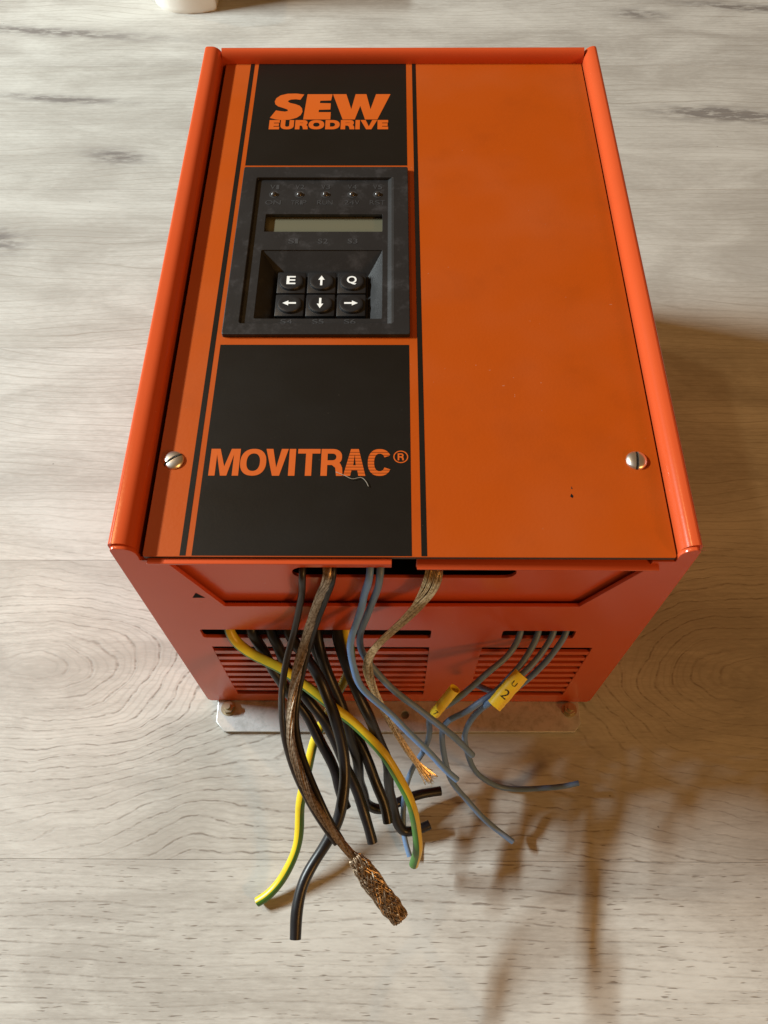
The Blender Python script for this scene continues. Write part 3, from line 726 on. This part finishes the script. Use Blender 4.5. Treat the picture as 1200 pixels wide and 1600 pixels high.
# ------------------------------------------------------------------ wires
G1, G2, G3, G4 = 'thick black wires from the left slot', 'yellow and green earth wires', 'grey blue wires', 'shielded braids'
RB = 2.15
wire('black_wire', 'k1', RB, PVCB, 'short black wire leaving the left slot closest to the earth wire', G1)
wire('black_wire', 'k2', RB, PVCB, 'black wire whose blunt end points straight down to the floor in mid bundle', G1)
wire('black_wire', 'k3', RB, PVCB, 'longest black wire, its tip nearest the camera of all black wires', G1)
wire('black_wire', 'k4', RB, PVCB, 'black wire curling on the floor, its tip farthest right of all black wires', G1)
wire('black_wire', 'k5', RB, PVCB, 'black wire curling under the short earth wire, its tip just right of it', G1)
wire('black_wire', 'k6', RB, PVCB, 'black wire ending bluntly between the two black ones that curl', G1)
wire('earth_wire', 'yg_a', 2.0, YGA, 'yellow and green wire from the far left of the slot, ending by curled black wires', G2)
wire('earth_wire', 'yg_b', 2.0, YGB, 'yellow and green wire bending out to the left, its tip lying on the floor', G2)
wire('blue_wire', 'blue_a', 1.28, PVCBLUE, 'bluish wire from the upper slot that hangs free above the frayed gold braid end', G3)
wire('blue_wire', 'blue_b', 1.28, PVCGREY, 'grey blue wire from the upper slot ending beside the small yellow sleeve', G3)
ws = [wire('grey_wire', 'w1', 1.22, PVCGREY, 'grey wire through the small yellow sleeve, looping down behind the short earth wire', G3),
      wire('grey_wire', 'w2', 1.22, PVCGREY, 'grey blue wire from the right slot ending at a copper tip nearest the camera', G3),
      wire('grey_wire', 'w3', 1.22, PVCGREY, 'grey wire through the numbered yellow sleeve, its end bending out to the right', G3),
      wire('grey_wire', 'w4', 1.22, PVCGREY, 'grey wire from the right end of the right slot, hidden behind the numbered sleeve', G3)]

def sleeve(key, host, rw, rh, txts):
    a, b = (Vector(q) for q in WIRES[key]); n = 14
    p = [a+(b-a)*i/n for i in range(n+1)]
    t = (b-a).normalized(); side = t.cross(Vector((0, -0.35, 0.94))).normalized()
    fr = [(t, side, t.cross(side)) for _ in p]
    if fr[0][2].z < 0: fr = [(t, -side, t.cross(-side)) for _ in p]
    bm = bmesh.new(); rr = random.Random(key)
    o_r, i_r = [], []
    for i, c in enumerate(p):
        tt, u, w = fr[i]; k = 1+rr.uniform(-0.03, 0.03)
        o_r.append([bm.verts.new((c+k*(rw*abs(math.cos(x))**0.88*math.copysign(1, math.cos(x))*u+rh*abs(math.sin(x))**0.88*math.copysign(1, math.sin(x))*w))*MM) for x in (2*math.pi*q/24+0.01 for q in range(24))])
        i_r.append([bm.verts.new((c+0.86*(v.co/MM-c))*MM) for v in o_r[-1]])
    for R, s in ((o_r, 1), (i_r, -1)):
        for i in range(n):
            for k in range(24): bm.faces.new((R[i][k], R[i][(k+1) % 24], R[i+1][(k+1) % 24], R[i+1][k]))
    for i in (0, n):
        for k in range(24): bm.faces.new((o_r[i][k], o_r[i][(k+1) % 24], i_r[i][(k+1) % 24], i_r[i][k]))
    so = obj('marker_sleeve', from_bm(bm, 'marker_sleeve'), YELLOW, host, 45)
    so.location = -host.location
    tt, u, w = fr[0]
    parts = []
    for ch, pos_, sx, sz in txts:
        v, f = glyph(ch, (-sx, sx, -sz, sz), 0, 0.0)
        c = a+(b-a)*pos_+w*(rh+0.09)
        # letters read from the far end: up along -t, right along side
        parts.append(([tuple((c+Vector(q).x/MM*u*(1 if u.x > 0 else -1)+Vector(q).y/MM*(-tt))*MM) for q in v], f))
    V, F = [], []
    for v, f in parts:
        k = len(V); V += v; F += [tuple(i+k for i in q) for q in f]
    me = bpy.data.meshes.new('lettering'); me.from_pydata(V, [], F); me.update()
    obj('lettering', me, PENCIL, so)
    return so
sleeve('sleeve1', ws[0], 2.1, 1.9, [('7', 0.86, 0.7, 1.2)])
sleeve('sleeve2', ws[2], 3.0, 2.5, [('2', 0.60, 1.2, 1.8), ('U', 0.28, 0.9, 1.0)])

# ------------------------------------------------------------------ braids
def strands(bm, p, fr, n, rad, r, twist, flat, seed, fray=None, seg=5, both=False, jit=0.25):
    rr = random.Random(seed); m = len(p)
    L = sum((p[i]-p[i-1]).length for i in range(1, m))
    for k in range(n):
        sg = -1 if (both and k % 2) else 1
        a0 = 2*math.pi*(k//2 if both else k)/(n//2 if both else n)+rr.uniform(-0.1, 0.1); q = 1.0 if both else rr.uniform(0.72, 1.0)
        ph = rr.uniform(0, 6.28); fx = rr.uniform(-1, 1); fy = rr.uniform(-1, 1); cut = rr.uniform(0.0, 1.0)
        path = []
        for i, c in enumerate(p):
            s = i/(m-1); t, u, w = fr[i]
            a = a0+sg*twist*s*L/100*2*math.pi+jit*math.sin(ph+9*s)
            over = 1.0+(0.13*math.sin(6*a0+sg*3*a+k*math.pi/2) if both else 0)
            R = rad(s)*q*over
            d = R*(math.cos(a)*u+math.sin(a)*w*flat)
            if fray and s > fray[0]:
                e = ((s-fray[0])/(1-fray[0]))**1.6*fray[1]; d = d+e*(fx*u+fy*w)
            path.append(c+d)
        if fray: path = path[:max(8, int(m*(1-0.045*cut)))]
        tube_bm(bm, path, r*rr.uniform(0.85, 1.1), seg, None, True)
def seg_path(key, step): return smooth_path(catmull(WIRES[key], step), 3)
XR = Vector((1, 0, 0))
# tarnished braid with two dark cores
SC = bpy.data.objects.new('shielded_cable', None); C.objects.link(SC)
pa = seg_path('braid_a', 1.5); SC.location = pa[-1]*MM
tag(SC, 'dark twisted copper shield with two black cores and a thick plaited end in front', 'cable', G4)
fa = frames(pa, XR); m = len(pa); cut = int(m*0.845)
bm = bmesh.new()
body = lambda s: 1.55+0.45*math.exp(-((s-0.05)/0.08)**2)+0.12*math.sin(19*s)
tube_bm(bm, pa[:cut+3], lambda s: body(s)*0.80, 12, None, True, fa[:cut+3])
strands(bm, pa[:cut+3], fa[:cut+3], 40, body, 0.25, 1.3, 0.85, 'a')
o = obj('braid', from_bm(bm, 'braid'), BRONZE, SC, 60); o.location = -SC.location
bm = bmesh.new(); q = smooth_path([v.copy() for v in pa[cut-1:]], 1)
fine = []
for i in range(len(q)-1):
    for j in range(3): fine.append(q[i]+(q[i+1]-q[i])*j/3)
fine.append(q[-1]); ff = frames(fine, XR)
tipr = lambda s: 1.75+1.35*min(1, s/0.16)+0.28*math.sin(3.0*s)+0.16*math.sin(17*s+1)+0.10*math.sin(41*s)-0.1*s
tube_bm(bm, fine, lambda s: tipr(s)*0.88, 16, None, True, ff, False, 0.85)
strands(bm, fine, ff, 72, tipr, 0.25, 2.3, 0.85, 'tip', None, 5, True, 0.10)
strands(bm, fine, ff, 20, lambda s: tipr(s)*1.10, 0.16, 1.2, 0.85, 'stray', (0.75, 1.1), 4, False, 0.55)
strands(bm, fine[-9:], ff[-9:], 60, lambda s: 1.6+1.0*s, 0.18, 1.0, 0.85, 'core', (0.1, 0.8), 4)
rr = random.Random(3)
for k in range(46):                                    # ragged rim where the plait is turned back
    i0 = rr.randint(0, 9); c = fine[i0]; t, u, w = ff[i0]; a = rr.uniform(0, 6.28); e = u*math.cos(a)+w*math.sin(a)*0.85; R = tipr(i0/len(fine))
    f2 = e*math.cos(1)+t.cross(e)*rr.uniform(-1, 1)
    tube_bm(bm, [c+e*(R-0.3)-t*rr.uniform(0.2, 1.6), c+e*(R+rr.uniform(0.05, 0.5))+t*0.6, c+e*(R+rr.uniform(0, 0.25))+f2*0.6+t*rr.uniform(1.5, 4.0)], rr.uniform(0.13, 0.26), 5)
o = obj('plaited_end', from_bm(bm, 'plaited_end'), BRONZE, SC, 60); o.location = -SC.location
for key in ('core_a', 'core_b'):
    bm = bmesh.new(); tube_bm(bm, seg_path(key, 1.2), 1.25, 12)
    o = obj('inner_core', from_bm(bm, 'inner_core'), PVCBR if key == 'core_a' else PVCB, SC, 50); o.location = -SC.location
# bright braid
pb = seg_path('braid_b', 1.5); fb = frames(pb, XR)
bm = bmesh.new()
def rb(s):
    return 1.20+2.0*math.exp(-((s-0.11)/0.12)**2)+0.55*math.exp(-((s-0.50)/0.07)**2)+0.25*math.exp(-((s-0.97)/0.05)**2)
strands(bm, pb, fb, 44, rb, 0.21, 0.8, 0.75, 'gold', (0.90, 2.6))
strands(bm, pb, fb, 14, lambda s: rb(s)*0.55, 0.30, 0.8, 0.75, 'gold2', (0.92, 1.5))
rr = random.Random(11); c0 = pb[-3]; t, u, w = fb[-3]
for k in range(16):
    d = (t+u*rr.uniform(-1.2, 1.4)+w*rr.uniform(-1.0, 1.0)).normalized(); d2 = (d+u*rr.uniform(-1, 1)+w*rr.uniform(-1, 1)).normalized()
    ln = rr.uniform(1.5, 3.6)
    tube_bm(bm, smooth_path([c0, c0+d*ln*0.5, c0+d*ln*0.5+d2*ln*0.5, c0+d*ln*0.4+d2*ln], 1), 0.10, 4)
me = from_bm(bm, 'copper_braid'); loc = recenter(me)
o = obj('copper_braid', me, GOLD, None, 60); o.location = loc
tag(o, 'golden frayed copper braid from the right end of the upper slot, ending in loose strands', 'cable', G4)

# lint thread on the black field
bm = bmesh.new(); rr = random.Random(5)
pt = [Vector(q) for q in ((-22.5, 30.2, ZC+0.5), (-19.0, 28.4, ZC+0.7), (-17.0, 27.4, ZC+0.6), (-14.0, 28.0, ZC+0.6), (-12.4, 26.4, ZC+0.6), (-11.6, 24.6, ZC+0.5))]
tube_bm(bm, smooth_path(catmull(pt, 0.5), 1), 0.11, 5)
me = from_bm(bm, 'lint_thread'); loc = recenter(me); o = obj('lint_thread', me, FLUFF, None, 60); o.location = loc
tag(o, 'pale bit of lint thread lying under the last letters on the black field', 'thread')

# white foot at the top edge
foot = [(-212, 640), (-210.8, 622), (-206, 606), (-199, 596.5), (-189, 591.5), (-177, 589.8), (-165, 591.2), (-154.5, 594.3), (-152.6, 596.0), (-150.5, 660), (-212, 660)]
bm = bmesh.new()
rings = []
for z, k in ((0.0, 0.975), (1.5, 0.99), (4.0, 1.0), (60.0, 1.0), (118.0, 1.0), (120.0, 0.98)):
    rings.append([bm.verts.new(((-179+(x+179)*k)*MM, (628+(y-628)*k)*MM, z*MM)) for x, y in foot])
for a, b in zip(rings, rings[1:]):
    for i in range(len(foot)): bm.faces.new((a[i], a[(i+1) % len(foot)], b[(i+1) % len(foot)], b[i]))
bm.faces.new(rings[-1]); bm.faces.new(rings[0][::-1])
me = from_bm(bm, 'furniture_foot'); loc = recenter(me); o = obj('furniture_foot', me, CERAMIC, None, 40); o.location = loc
tag(o, 'white scuffed rounded foot standing on the floor behind the orange unit', 'furniture foot')
